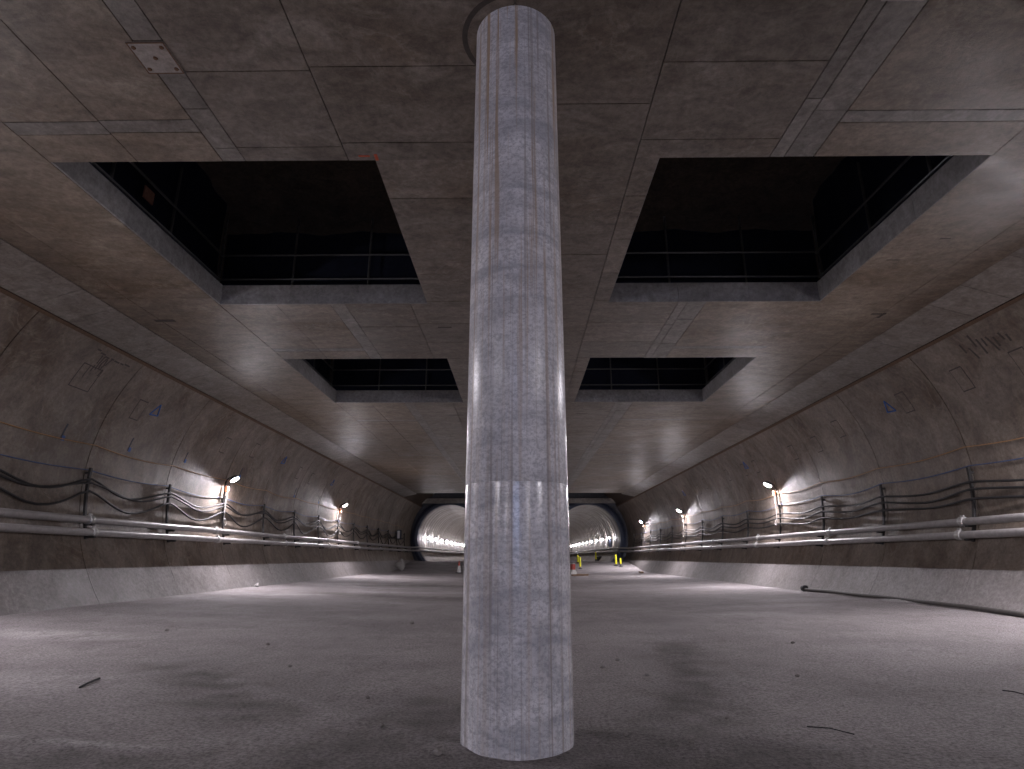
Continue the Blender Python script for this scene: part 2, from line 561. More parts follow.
lanes = [(-8.1, -7.55, [-31.9, -18, -5, 2.8, 10.6, 18.4, 26.3, 34, 41, SLAB_END], 'ceil_side'),
         (-7.55, -5.92, [-31.9, -18, -5, 2.8, 10.6, 18.4, 26.3, 34, 41, SLAB_END], 'ceil_side'),
         (-5.92, -4.80, rep([5.74, 5.96]), 'ceil_side'), (-4.80, -3.72, rep([5.72, 5.93]), 'ceil_side'),
         (-3.72, -3.43, [-31.9, -20, -10, -4, 0, 2.4, 4.63, 5.03, 5.55, 6.22, 12.2, 13.4, 20, 21.2, 22.4, 24, 28, 32, 36, 40, 44, SLAB_END], 'ceil_grey'),
         (-3.43, -2.13, every(5.02, 1.19), 'ceil'), (-2.13, -.02, every(4.97, 1.17), 'ceil'),
         (-.02, 1.47, every(5.52, 1.72), 'ceil'), (1.47, 3.14, every(4.95, 1.17), 'ceil'),
         (3.14, 3.32, [-31.9, -20, -10, -4, 0, 2.4, 5.47, 12.1, 13.3, 20, 22.4, 24, 28, 32, 36, 40, 44, SLAB_END], 'ceil_grey'),
         (3.32, 3.69, [-31.9, -20, -10, -4, 0, 4.25, 5.65, 11.8, 13.3, 20, 22.4, 24, 28, 32, 36, 40, 44, SLAB_END], 'ceil_grey'),
         (3.69, 5.90, rep([5.66, 5.85]), 'ceil_side'),
         (5.90, 7.45, [-31.9, -18, -5, 2.8, 10.6, 18.4, 26.3, 34, 41, SLAB_END], 'ceil_side'),
         (7.45, 8.12, [-31.9, -18, -5, 2.8, 8.1, 10.6, 14.2, 18.4, 26.3, 34, 41, SLAB_END], 'ceil_side')]
GAP = .006
for (x0, x1, br, mk) in lanes:
    for a, c in zip(br, br[1:]):
        for r in [(x0, x1, a, c)]:
            rs = [r]
            for h in HOLES: rs = cut(rs, h)
            for (q0, q1, w0, w1) in rs:
                if q1 - q0 < .05 or w1 - w0 < .05: continue
                bm = NB()
                dz = random.uniform(-.003, .003)
                mm = 'ceil_grey' if mk == 'ceil_side' and w1 - w0 < .3 else mk
                onh = lambda v, ax: any(abs(v - h[i]) < .001 for h in HOLES for i in ax)
                # panels stay flush with the shaft edges, else leave an open joint
                gx0 = 0 if onh(q0, (0, 1)) else GAP
                gx1 = 0 if onh(q1, (0, 1)) else GAP
                gy0 = 0 if onh(w0, (2, 3)) else GAP
                gy1 = 0 if onh(w1, (2, 3)) else GAP
                box(bm, q0 + gx0, q1 - gx1, w0 + gy0, w1 - gy1, CZ + dz, CZ + .035)
                obj('ceiling_panel', bm, M[mm], ceiling)

# sloping edge bands beside the walls, cast in lengths, and the open joint above the wall
for sg, side in ((-1, 'left'), (1, 'right')):
    bm = NB()
    box(bm, sg * 8.6, sg * 9.5, YB, SLAB_END + .5, 6.09, 6.43)
    box(bm, sg * 9.12, sg * 9.52, YB, SLAB_END + .5, 5.90, 6.1)
    tr = obj('trim_1' if sg < 0 else 'trim_2', bm, M['back'])
    tag(tr, 'sloping concrete edge band between slab and %s wall' % side, kind='structure')
    br = [-32, -24, -16, -8, -2, 2, 5.2, 7.0, 8.75 + .3 * sg, 10.2, 11.1, 13.15, 15.4, 17.5, 20.0, 22.6, 25.5, 28.5, 31.5, 35, 38.5, 42, 45, 48.2]
    for a, c in zip(br, br[1:]):
        bm = NB()
        vs_ = []
        sk = .0
        for y in (a + .006, c - .006):
            for (x, z) in ((8.13, CZ), (9.165, 5.83), (9.165, 5.93), (8.13, CZ + .1)):
                vs_.append(bm.verts.new((sg * x, y + (x - 8.13) * .18, z + random.uniform(-.001, .001))))
        for k in range(4):
            bm.faces.new((vs_[k], vs_[(k + 1) % 4], vs_[4 + (k + 1) % 4], vs_[4 + k]))
        bm.faces.new(vs_[:4])
        bm.faces.new(vs_[4:])
        obj('edge_panel', bm, M['band'], tr)

# cast-in plate, spray marks, small scars on the slab soffit
bm = NB()
box(bm, -3.80, -3.43, 4.64, 5.03, CZ - .012, CZ + .01, .003)
pl = obj('cast_in_plate', bm, M['plate'], ceiling)
bm = NB()
for (x0, x1, y0, y1) in ((-3.80, -3.43, 4.64, 4.652), (-3.80, -3.43, 5.018, 5.03), (-3.80, -3.788, 4.64, 5.03), (-3.442, -3.43, 4.64, 5.03)):
    box(bm, x0, x1, y0, y1, CZ - .014, CZ - .008)
obj('rust_edge', bm, M['rust'], pl)
for (x, y) in ((-3.755, 4.70), (-3.48, 4.70), (-3.755, 4.97), (-3.48, 4.97), (-3.615, 4.83)):
    bm = NB()
    lathe(bm, [(.004, CZ - .022), (.02, CZ - .02), (.024, CZ - .008)], 10, x, y)
    obj('plate_bolt', bm, M['rust'], pl)
bm = NB()
box(bm, 3.26, 3.64, 4.06, 4.27, CZ - .012, CZ + .01, .003)
obj('cast_in_plate', bm, M['plate'], ceiling)
for (x0, x1, y0, y1) in ((-1.98, -1.84, 6.37, 6.40), (-1.785, -1.745, 6.35, 6.47)):
    bm = NB()
    box(bm, x0, x1, y0, y1, CZ - .005, CZ + .002)
    obj('orange_spray_mark', bm, M['orange_paint'], ceiling)
for (x, y, wx, wy) in ((-7.47, 11.75, .42, .12), (7.4, 11.55, .3, .06), (7.5, 11.62, .06, .28), (-1.6, 12.2, .3, .05), (-2.2, 20.6, .5, .04), (2.2, 20.4, .4, .04), (6.3, 9.2, .22, .03), (6.7, 8.5, .16, .03)):
    bm = NB()
    box(bm, x - wx / 2, x + wx / 2, y - wy / 2, y + wy / 2, CZ - .004, CZ + .002)
    obj('soffit_scar', bm, M['smear'], ceiling)

# faces inside the shafts: lighter form panels, slab thickness
for hi, (x0, x1, y0, y1) in enumerate(HOLES):
    n = 3
    for k in range(n):
        a = x0 + (x1 - x0) * k / n
        c = x0 + (x1 - x0) * (k + 1) / n
        bm = NB()
        box(bm, a + .003, c - .003, y1 - .012, y1 + .02, CZ + .001, CT)
        obj('shaft_panel', bm, M['slab'], ceiling)
    xo = x0 if hi % 2 == 0 else x1
    for k in range(n):
        a = y0 + (y1 - .012 - y0) * k / n
        c = y0 + (y1 - .012 - y0) * (k + 1) / n
        bm = NB()
        box(bm, xo - .014, xo + .014, a + .003, c - .003, CZ + .001, CT)
        obj('shaft_panel', bm, M['slab'], ceiling)

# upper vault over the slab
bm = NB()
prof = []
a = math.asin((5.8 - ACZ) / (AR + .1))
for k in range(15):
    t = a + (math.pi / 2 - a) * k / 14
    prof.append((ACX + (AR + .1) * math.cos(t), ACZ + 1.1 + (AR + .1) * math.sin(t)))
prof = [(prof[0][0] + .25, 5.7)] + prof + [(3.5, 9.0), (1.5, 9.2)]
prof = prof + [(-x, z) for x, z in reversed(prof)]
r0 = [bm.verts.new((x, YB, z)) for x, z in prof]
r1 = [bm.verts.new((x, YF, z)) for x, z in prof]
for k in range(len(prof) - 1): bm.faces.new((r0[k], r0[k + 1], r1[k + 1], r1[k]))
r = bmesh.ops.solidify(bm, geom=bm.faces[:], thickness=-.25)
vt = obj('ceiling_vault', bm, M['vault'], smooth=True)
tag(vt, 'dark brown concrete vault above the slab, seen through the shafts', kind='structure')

# ------------------------------------------------------------------ unseen rear wall; its portal is shaped to reflect a blue strip on the column
bm = NB()
for (x0, x1, z0, z1) in ((-10.8, -4.6, -.2, 9.6), (4.6, 10.8, -.2, 9.6), (-4.6, 4.6, 5.4, 9.6), (-4.6, 4.6, -.2, 2.3)):
    box(bm, x0, x1, YB - .4, YB, z0, z1)
wb = obj('wall_back', bm, M['wall'])
tag(wb, 'unseen concrete end wall behind the camera with a portal shaped to reflect blue on the column', kind='structure')

# ------------------------------------------------------------------ head wall with two round tunnel mouths
TX, TZ, TR = 6.47, 3.0, 3.0
bm = NB()
N = 64
for sg in (-1, 1):
    cin, cout = [], []
    for k in range(N):
        t = 2 * math.pi * k / N + math.pi / N
        dx, dz = math.cos(t), math.sin(t)
        cin.append((sg * TX + TR * dx, TZ + TR * dz))
        # where that ray leaves the half wall rectangle
        xa, xb = (-10.8, 0) if sg < 0 else (0, 10.8)
        ks = []
        if dx > 1e-6: ks.append((xb - sg * TX) / dx)
        if dx < -1e-6: ks.append((xa - sg * TX) / dx)
        if dz > 1e-6: ks.append((9.6 - TZ) / dz)
        if dz < -1e-6: ks.append((-.3 - TZ) / dz)
        q = min(ks)
        cout.append((sg * TX + q * dx, TZ + q * dz))
    for yy in (YF, YF + .5):
        A = [bm.verts.new((x, yy, z)) for x, z in cin]
        B = [bm.verts.new((x, yy, z)) for x, z in cout]
        for k in range(N):
            p0, p1 = cout[k], cout[(k + 1) % N]
            bm.faces.new((A[k], A[(k + 1) % N], B[(k + 1) % N], B[k]))
            if abs(p0[0] - p1[0]) > 1e-4 and abs(p0[1] - p1[1]) > 1e-4:      # fill the corner of the wall
                onx = abs(p0[0] - xa) < 1e-4 or abs(p0[0] - xb) < 1e-4
                cpt = (p0[0], p1[1]) if onx else (p1[0], p0[1])
                bm.faces.new((B[k], B[(k + 1) % N], bm.verts.new((cpt[0], yy, cpt[1]))))
hw = obj('wall_front', bm, M['head'])
tag(hw, 'dark concrete head wall pierced by two round tunnel mouths', kind='structure')
bm = NB()
box(bm, -9.3, 9.3, YF - .7, YF - .46, 6.08, 6.54)
obj('head_beam', bm, M['band'], hw)
for sg in (-1, 1):
    bm = NB()
    rr_ = []
    for (r, y) in ((TR, YF + .3), (TR, YF - .35), (TR + .22, YF - .45), (TR + .5, YF - .3), (TR + .56, YF + .02)):
        rr_.append([bm.verts.new((sg * TX + r * math.cos(2 * math.pi * k / N), y, TZ + r * math.sin(2 * math.pi * k / N))) for k in range(N)])
    for A, B in zip(rr_, rr_[1:]):
        for k in range(N): bm.faces.new((A[k], A[(k + 1) % N], B[(k + 1) % N], B[k]))
    obj('mouth_collar', bm, M['collar'], hw, smooth=True)

# ------------------------------------------------------------------ running tunnels of ring segments
TEND = 122.0
TF = .80
for sg, side in ((-1, 'left'), (1, 'right')):
    bm = NB()
    R2 = TR + .12
    A = [bm.verts.new((sg * TX + R2 * math.cos(2 * math.pi * k / 48), YF + .3, TZ + R2 * math.sin(2 * math.pi * k / 48))) for k in range(48)]
    B = [bm.verts.new((sg * TX + R2 * math.cos(2 * math.pi * k / 48), TEND, TZ + R2 * math.sin(2 * math.pi * k / 48))) for k in range(48)]
    for k in range(48): bm.faces.new((A[k], A[(k + 1) % 48], B[(k + 1) % 48], B[k]))
    bm.faces.new(B)
    tw = obj('wall_tunnel_' + side, bm, M['back'])
    tag(tw, 'round running tunnel beyond the %s mouth lined with concrete rings' % side, kind='structure')
    y = YF + .35
    k = 0
    ring_me = None
    while y < TEND - 1.6:
        if ring_me is None:
            bm = NB()
            prof = [(TR + .13, .01), (TR + .05, .01), (TR, .09), (TR, 1.41), (TR + .05, 1.49), (TR + .13, 1.49)]
            rg = [[bm.verts.new((r * math.cos(2 * math.pi * q / 56), yy, r * math.sin(2 * math.pi * q / 56))) for q in range(56)] for r, yy in prof]
            for A, B in zip(rg, rg[1:]):
                for q in range(56): bm.faces.new((A[q], A[(q + 1) % 56], B[(q + 1) % 56], B[q]))
            o = obj('lining_ring', bm, M['ring'], tw, smooth=True)
            ring_me = o.data
        else:
            o = bpy.data.objects.new('lining_ring', ring_me)
            COL.objects.link(o)
            o.parent = tw
        o.location = (sg * TX, y, TZ)
        y += 1.5
        k += 1
    bm = NB()
    hwid = math.sqrt(TR ** 2 - (TZ - TF) ** 2) - .01
    box(bm, sg * TX - hwid, sg * TX + hwid, YF + .38, TEND, TF - .25, TF)
    tf = obj('floor_tunnel_' + side, bm, fm)
    tag(tf, 'pale dusty floor inside the %s running tunnel' % side, kind='structure')

# ------------------------------------------------------------------ the central column
col = empty('concrete_column', (-.016, 4.655, 0))
tag(col, 'tall round pale grey concrete column standing in the middle of the floor', 'column')
CR = .395
SEAM = 1.745
bm = NB()
lathe(bm, [(CR - .004, -.05), (CR - .003, .4), (CR - .003, .9), (CR - .002, 1.4), (CR - .003, SEAM - .004), (CR - .006, SEAM - .001)], 96)
obj('lower_shaft', bm, M['col_lo'], col, smooth=True)['label'] = 'smooth glossy lower lift of the column'
bm = NB()
lathe(bm, [(CR - .007, SEAM - .001), (CR - .003, SEAM + .004), (CR - .008, 3.0), (CR - .014, 4.5), (CR - .020, CZ + .02)], 96)
obj('upper_shaft', bm, M['col_hi'], col, smooth=True)['label'] = 'rust streaked upper lift of the column'
bm = NB()
arc_ = [math.radians(105 + 150 * k / 24) for k in range(25)]
for a, c in zip(arc_, arc_[1:]):
    q = [bm.verts.new((r_ * math.cos(t), r_ * math.sin(t), z_)) for z_ in (CZ - .004, CZ + .003) for r_, t in ((CR + .07, a), (CR + .12, a), (CR + .12, c), (CR + .07, c))]
    for f_ in ((0, 1, 2, 3), (4, 5, 6, 7), (0, 1, 5, 4), (1, 2, 6, 5), (2, 3, 7, 6), (3, 0, 4, 7)): bm.faces.new([q[k] for k in f_])
bmesh.ops.remove_doubles(bm, verts=bm.verts[:], dist=1e-5)
obj('head_ring', bm, M['smear'], col)

# ------------------------------------------------------------------ services on the walls
BR = {-1: [14.05 + 3.36 * k for k in range(-7, 13)], 1: [13.6 + 3.40 * k for k in range(-7, 13)]}
PIPE_Z = {-1: (2.045, 1.766), 1: (1.975, 1.69)}
PIPE_X = (9.88, 9.80)
CAB_Z = {-1: (2.99, 2.90, 2.71), 1: (2.83, 2.67, 2.46)}
SAG = {-1: (.27, .24, .40), 1: (.13, .12, .10)}
PX = 9.82
side_of = {-1: 'left', 1: 'right'}


def bracket_proto(sg):
    r = empty('pipe_bracket', (0, 0, 0))
    pz = PIPE_Z[sg]
    bm = NB()
    top = 3.25 if sg < 0 else 3.17
    def face(z): return arc_x(z, .12)
    bm = NB()
    arc_strip(bm, sg, -.03, .03, AR - .12, AR - .065, math.asin((pz[1] - .17 - ACZ) / AR), math.asin((top - ACZ) / AR), 8)
    obj('post', bm, M['steel_dark'], r)
    for k, z in enumerate(pz):
        bm = NB()
        box(bm, sg * (PIPE_X[k] - .11), sg * (face(z) + .02), -.028, .028, z - .122, z - .084, .004)
        obj('arm', bm, M['steel_dark'], r)
    for z in (pz[1] - .05, top - .12):
        bm = NB()
        box(bm, sg * (face(z) + .05), sg * (arc_x(z) + .01), -.03, .03, z - .025, z + .025)
        obj('wall_tie', bm, M['steel_dark'], r)
    for z in CAB_Z[sg]:
        bm = NB()
        box(bm, sg * (face(z) - .06), sg * (face(z) + .01), -.022, .022, z - .036, z - .026)
        obj('cable_hook', bm, M['steel_dark'], r)
    return r


LAMPS = {-1: [20.6, 34.15, 7.33, -6.11, -19.55], 1: [23.8, 37.4, 49.3, 10.2, -3.4, -17.0]}
ordn = ['first', 'second', 'third', 'fourth', 'fifth', 'sixth', 'seventh', 'eighth', 'ninth', 'tenth', 'eleventh', 'twelfth', 'thirteenth']
for sg in (-1, 1):
    pr = bracket_proto(sg)
    vis = 0
    first = True
    for y in BR[sg]:
        if y > 54.5 or y < 7: continue
        b_ = pr if first else copy_tree(pr)
        first = False
        b_.location = (0, y, 0)
        if y > 11.9:
            tag(b_, 'dark steel pipe bracket on the %s wall, %s in view from the front' % (side_of[sg], ordn[min(vis, 12)]), 'bracket', 'pipe brackets on the %s wall' % side_of[sg])
            vis += 1
        else:
            tag(b_, 'dark steel pipe bracket on the %s wall, %s the picture edge' % (side_of[sg], 'just outside' if y > 9 else 'well outside'), 'bracket', 'pipe brackets out of view on the %s wall' % side_of[sg])
    # pipes, bending through the head wall into the running tunnel
    for k, z in enumerate(PIPE_Z[sg]):
        PX = PIPE_X[k]
        root = empty('service_pipe', (sg * PX, 0, z))
        tag(root, '%s of two long grey steel pipes along the %s wall' % (('upper', 'lower')[k], side_of[sg]), 'pipe')
        bm = NB()
        pts = [(0, YB + .2, 0), (0, 0, 0), (0, 20, 0), (0, 54.6, 0), (-sg * .08, 55.1, 0), (-sg * .66, 56.9, .03), (-sg * .74, 57.3, .03), (-sg * .76, 57.8, .03), (-sg * .76, 118, .03)]
        tube(bm, pts, .083, 14)
        obj('pipe_run', bm, M['pipe'], root, smooth=True)
        y0 = {-1: 14.25, 1: 14.0}[sg] - 24
        while y0 < 48:
            bm = NB()
            lathe(bm, [(.084, -.075), (.108, -.07), (.108, -.03), (.114, 0), (.108, .03), (.108, .07), (.084, .075)], 14, mat=Matrix.Rotation(math.pi / 2, 4, 'X'))
            box(bm, -.022, .022, -.05, .05, .10, .145, .005)
            obj('coupling', bm, M['coupling'], root, smooth=False, loc=(0, y0 + .06 * k, 0))
            y0 += 5.95
    # three sagging black cables
    rnd = random.Random(11 + sg)
    for k, z in enumerate(CAB_Z[sg]):
        bm = NB()
        pts = []
        ys_ = [y for y in BR[sg] if y > -10]
        for a, c in zip(ys_, ys_[1:]):
            sag = SAG[sg][k] * rnd.uniform(.75, 1.25)
            if a > 26: sag *= 1.15
            skew = rnd.uniform(-.12, .12)
            for q in range(12):
                t = q / 12
                tt = t + skew * math.sin(math.pi * t)
                zz_ = z - sag * math.sin(math.pi * tt) ** 1.4
                xx = arc_x(zz_) - .05 - .105 * (1 - math.sin(math.pi * t)) ** .5
                pts.append((sg * (xx - .004 * math.sin(9 * t)), a + (c - a) * t, zz_))
        pts.append((sg * (arc_x(z) - .15), ys_[-1], z))
        tube(bm, pts, .026, 7)
        o = obj('power_cable', bm, M['cable'], smooth=True)
        tag(o, '%s of three sagging black power cables on the %s wall' % (('topmost', 'middle', 'lowest')[k], side_of[sg]), 'cable', 'black cables on the %s wall' % side_of[sg])
    # thin blue and orange cables
    for (nm, mk, za, sg_, lab) in (('blue_cable', 'cable_blue', 3.20, .10, 'thin blue'), ('orange_cable', 'cable_orange', 3.78 if sg < 0 else 3.62, .07, 'thin orange')):
        bm = NB()
        pts = []
        ys_ = [y for y in BR[sg] if y > -10]
        for a, c in zip(ys_, ys_[1:]):
            s2 = sg_ * rnd.uniform(.5, 1.4)
            for q in range(8):
                t = q / 8
                zz_ = za - s2 * math.sin(math.pi * t)
                pts.append((sg * (arc_x(zz_) - .035), a + (c - a) * t, zz_))
        tube(bm, pts, .012, 6)
        tag(obj(nm, bm, M[mk], smooth=True), '%s cable strung above the black cables on the %s wall' % (lab, side_of[sg]), 'cable')


# ------------------------------------------------------------------ wall lamps
def lamp_proto(sg):
    r = empty('work_lamp', (0, 0, 0))
    lx, lz = 9.75, 3.95
    bm = NB()
    box(bm, sg * 10.02, sg * 10.055, -.018, .018, 3.1, 3.86, .004)
    obj('mast', bm, M['steel_dark'], r)
    bm = NB()
    tube(bm, [(sg * 10.02, 0, 3.82), (sg * 10.0, 0, 3.93), (sg * 9.92, 0, 3.985), (sg * (lx + .05), 0, lz + .03)], .018, 8)
    obj('arm', bm, M['steel_dark'], r, smooth=True)
    # lamp head looks across the cavern and down
    tilt = math.radians(56)
    R = Matrix.Translation((sg * lx, 0, lz)) @ Matrix.Rotation(sg * (math.pi / 2 + tilt) * -1, 4, 'Y')
    bm = NB()
    lathe(bm, [(.03, -.11), (.08, -.105), (.13, -.07), (.152, -.015), (.152, .034), (.140, .034), (.137, -.005)], 24, mat=R)
    obj('housing', bm, M['galv'], r, smooth=True)
    bm = NB()
    lathe(bm, [(.136, .0), (.129, .024), (.105, .045), (.06, .060), (.004, .066)], 24, mat=R)
    obj('lens', bm, M['lens'], r, smooth=True)
    bm = NB()
    box(bm, sg * 9.93, sg * 10.0, -.05, .05, 3.52, 3.70, .008)
    jb = obj('junction_box', bm, M['orange'], r)
    bm = NB()
    box(bm, sg * 9.922, sg * 9.931, -.04, .04, 3.54, 3.68, .002)
    obj('lid', bm, M['white'], jb)
    bm = NB()
    tube(bm, [(sg * 9.965, 0, 3.53), (sg * 9.96, .05, 3.35), (sg * 9.965, .02, 3.15), (sg * 9.97, .08, 2.55), (sg * 9.955, .16, 2.40), (sg * 9.955, .26, 2.46), (sg * 9.965, .2, 2.6), (sg * 9.97, .05, 2.62)], .009, 6)
    obj('flex', bm, M['white'], r, smooth=True)
    return r


lamp_lab = {(-1, 0): 'lit lamp on the left wall nearest the camera', (-1, 1): 'smaller lit lamp far down the left wall',
            (1, 0): 'lit lamp on the right wall with the widest glow on the concrete', (1, 1): 'lit lamp second from the tunnel mouth on the right wall',
            (1, 2): 'lit lamp closest to the right tunnel mouth', }
for sg in (-1, 1):
    pr = lamp_proto(sg)
    for i, y in enumerate(LAMPS[sg]):
        o = pr if i == 0 else copy_tree(pr)
        o.location = (0, y, {(-1, 0): -.15, (-1, 1): .08}.get((sg, i), 0))
        if (sg, i) in lamp_lab: tag(o, lamp_lab[sg, i], 'lamp', 'wall lamps in view')
        else: tag(o, 'lit lamp on the %s wall %s' % (side_of[sg], 'just outside the picture edge' if y > 0 else 'a little behind the camera' if y > -10 else 'far behind the camera'), 'lamp', 'wall lamps out of view on the %s' % side_of[sg])

# lamps in the running tunnels
bm0 = None
for sg in (-1, 1):
    pr = empty('tunnel_lamp', (0, 0, 0))
    xw = TX + TR
    bm = NB()
    box(bm, sg * (xw - .38), sg * (xw - .005), -.03, .03, 3.05, 3.10, .01)
    obj('housing', bm, M['white'], pr)
    bm = NB()
    box(bm, sg * (xw - .46), sg * (xw - .37), -.08, .08, 3.0, 3.15, .02)
    obj('lens', bm, M['tlens'], pr)
    for k in range(12):
        o = pr if k == 0 else copy_tree(pr)
        o.location = (0, 62.4 + 5.1 * k, 0)
        tag(o, 'small lit lamp in the %s running tunnel, %s from its mouth' % (side_of[sg], ordn[k] if k else 'first'), 'lamp', 'lamps in the %s running tunnel' % side_of[sg])

# ------------------------------------------------------------------ guard rails and nets round the shafts above
shaft_lab = ['nearer shaft left of the column', 'nearer shaft right of the column', 'farther shaft left of the column', 'farther shaft right of the column']
for hi, (x0, x1, y0, y1) in enumerate(HOLES):
    sg = -1 if hi % 2 == 0 else 1
    root = empty('guard_rail', ((x0 + x1) / 2, (y0 + y1) / 2, CT))
    tag(root, 'scaffold tube guard rail round the ' + shaft_lab[hi], 'railing', 'guard rails above the shafts')
    cx, cy = (x0 + x1) / 2, (y0 + y1) / 2
    xo = (x0 - .22) if sg < 0 else (x1 + .22)
    xi = (x1 + .18) if sg < 0 else (x0 - .18)
    yf = y1 + .22
    posts = [(sg * 3.05, yf), (sg * 4.6, yf), (xo, yf), (xi, yf), (xo, y0 + 2.9), (xo, y0 + 1.3), (xo, y0 - .1)]
    for (px, py) in posts:
        bm = NB()
        tube(bm, [(px - cx, py - cy, 0), (px - cx, py - cy, 1.62)], .024, 8)
        p_ = obj('post', bm, M['galv'], root, smooth=True)
        bm = NB()
        box(bm, px - cx - .06, px - cx + .06, py - cy - .06, py - cy + .06, 0, .012)
        obj('base_plate', bm, M['galv'], p_)
    for z in (.22, .76):
        bm = NB()
        tube(bm, [(xi - cx - .1, yf - cy - .045, z), (xo - cx, yf - cy - .045, z)], .022, 8)
        obj('rail', bm, M['galv'], root, smooth=True)
        bm = NB()
        tube(bm, [(xo - cx - sg * .045, y0 - cy - .2, z), (xo - cx - sg * .045, yf - cy, z)], .022, 8)
        obj('rail', bm, M['galv'], root, smooth=True)
    # dark net hung behind the rails
    for (p0, p1, nx_) in (((xi, yf + .12), (xo, yf + .12), 24), ((xo + sg * .12, y0 - .2), (xo + sg * .12, yf + .12), 25)):
        bm = NB()
        rows = []
        for z in (0, .5, 1.0, 1.38 if nx_ == 24 else 2.15):
            row = []
            for k in range(nx_ + 1):
                t = k / nx_
                dx = .03 * math.sin(t * 21 + z * 2) + .02 * math.sin(t * 47)
                x = p0[0] + (p1[0] - p0[0]) * t
                y = p0[1] + (p1[1] - p0[1]) * t
                along_x = abs(p1[0] - p0[0]) > abs(p1[1] - p0[1])
                zt = z * (1 - .02 * (1 + math.sin(t * 14)))
                row.append(bm.verts.new((x - cx + (0 if along_x else dx), y - cy + (dx if along_x else 0), zt)))
            rows.append(row)
        for A, B in zip(rows, rows[1:]):
            for k in range(nx_): bm.faces.new((A[k], A[k + 1], B[k + 1], B[k]))
        bmesh.ops.solidify(bm, geom=bm.faces[:], thickness=.004)
        obj('debris_net', bm, M['net'], root, smooth=True)
    if hi == 0:
        bm = NB()
        box(bm, xo - cx + .0, xo - cx + .02, 8.5 - cy, 8.76 - cy, .44, .66)
        obj('tag_board', bm, M['tagc'], root)

# ------------------------------------------------------------------ loose things on the floor
bm = NB()
pts = [(9.05, 7.5), (9.17, 11.66), (9.28, 13.6), (9.30, 15.7), (9.27, 18.3), (9.22, 20.5)]
fp = []
for (a, c) in zip(pts, pts[1:]):
    for q in range(6):
        t = q / 6
        fp.append((a[0] + (c[0] - a[0]) * t, a[1] + (c[1] - a[1]) * t))
fp.append(pts[-1])
root = empty('floor_hose', (9.2, 14, .16))
tag(root, 'long dusty dark hose lying along the foot of the right wall', 'hose')
tube(bm, [(x - 9.2 + .02 * math.sin(y * 2.1), y - 14, floor_z(x, y) + .055 - .16) for x, y in fp], .05, 10)
obj('hose_run', bm, M['hose'], root, smooth=True)
bm = NB()
lathe(bm, [(.05, -.16), (.085, -.15), (.085, -.05), (.105, -.04), (.105, .04), (.07, .06)], 14, mat=Matrix.Rotation(math.pi / 2, 4, 'X'))
obj('end_coupling', bm, M['rubber'], root, smooth=True, loc=(.02, 6.55, floor_z(9.22, 20.55) - .16 + .085))


def strip(name, p, m, lab, r=.012):
    x0 = sum(q[0] for q in p) / len(p)
    y0 = sum(q[1] for q in p) / len(p)
    z0 = floor_z(x0, y0)
    bm = NB()
    tube(bm, [(x - x0, y - y0, floor_z(x, y) + r * .8 + dz - z0) for x, y, dz in p], r, 7)
    o = obj(name, bm, m, smooth=True, loc=(x0, y0, z0))
    tag(o, lab, 'offcut')


strip('rubber_strip', [(-4.06, 6.06, 0), (-4.09, 6.2, .006), (-4.11, 6.34, .008), (-4.14, 6.45, .002)], M['rubber'], 'short black rubber strip lying on the left foreground floor', .010)
strip('wire_offcut', [(4.43, 6.12, 0), (4.46, 6.02, .008), (4.47, 5.96, .004), (4.51, 5.86, 0)], M['rubber'], 'thin dark wire offcut on the floor near the right picture edge', .005)
strip('wire_offcut', [(2.12, 4.98, 0), (2.25, 4.9, .01), (2.36, 4.78, 0)], M['rubber'], 'thin curved wire offcut on the floor right of the column base', .004)


def rock(name, x, y, r, m, lab, cat, grp=None, sq=.7, z=None, sub=2):
    bm = NB()
    bmesh.ops.create_icosphere(bm, subdivisions=sub, radius=r)
    sd = random.uniform(0, 50)
    for v in bm.verts:
        k = 1 + .5 * noise.noise(v.co / r * 1.3 + Vector((sd, 0, 0)))
        v.co = Vector((v.co.x * k * 1.15, v.co.y * k, v.co.z * k * sq))
    zz_ = floor_z(x, y) if z is None else z
    lo = min(v.co.z for v in bm.verts)
    o = obj(name, bm, m, loc=(x, y, zz_ - lo - r * .12))
    return tag(o, lab, cat, grp)


for (x, y, r, lab) in [(-.53, 4.35, .028, 'loose stone touching the left of the column base'), (-1.02, 4.95, .018, 'tiny stone a step left of the column base'),
                       (1.15, 4.55, .016, 'pale stone on the dark patch right of the column'), (.75, 4.75, .018, 'small stone close to the right of the column base'),
                       (1.62, 5.25, .014, 'tiny stone beside the wheel mark right of the column'), (-1.35, 5.9, .016, 'tiny stone on the floor left of the column, behind the ridge'),
                       (-2.6, 7.4, .02, 'stone on the left floor beyond the rubber strip'), (-3.5, 9.0, .025, 'stone on the left floor under the near shaft'),
                       (2.9, 6.9, .02, 'stone on the right floor between the two wire offcuts'), (.95, 7.5, .022, 'middle of three stones just right of the column'),
                       (1.35, 7.0, .02, 'nearest of three stones just right of the column'), (1.2, 8.0, .024, 'farthest of three stones just right of the column'),
                       (-.6, 10.5, .03, 'stone behind the left side of the column'), (3.9, 9.3, .025, 'stone on the right floor under the near shaft'),
                       (-2.0, 12.0, .035, 'large stone on the left floor between the shafts'), (-5.6, 10.2, .03, 'stone on the far left floor near the pale dust')]:
    rock('loose_stone', x, y, r, M['stone'], lab, 'stone', 'loose stones on the floor')


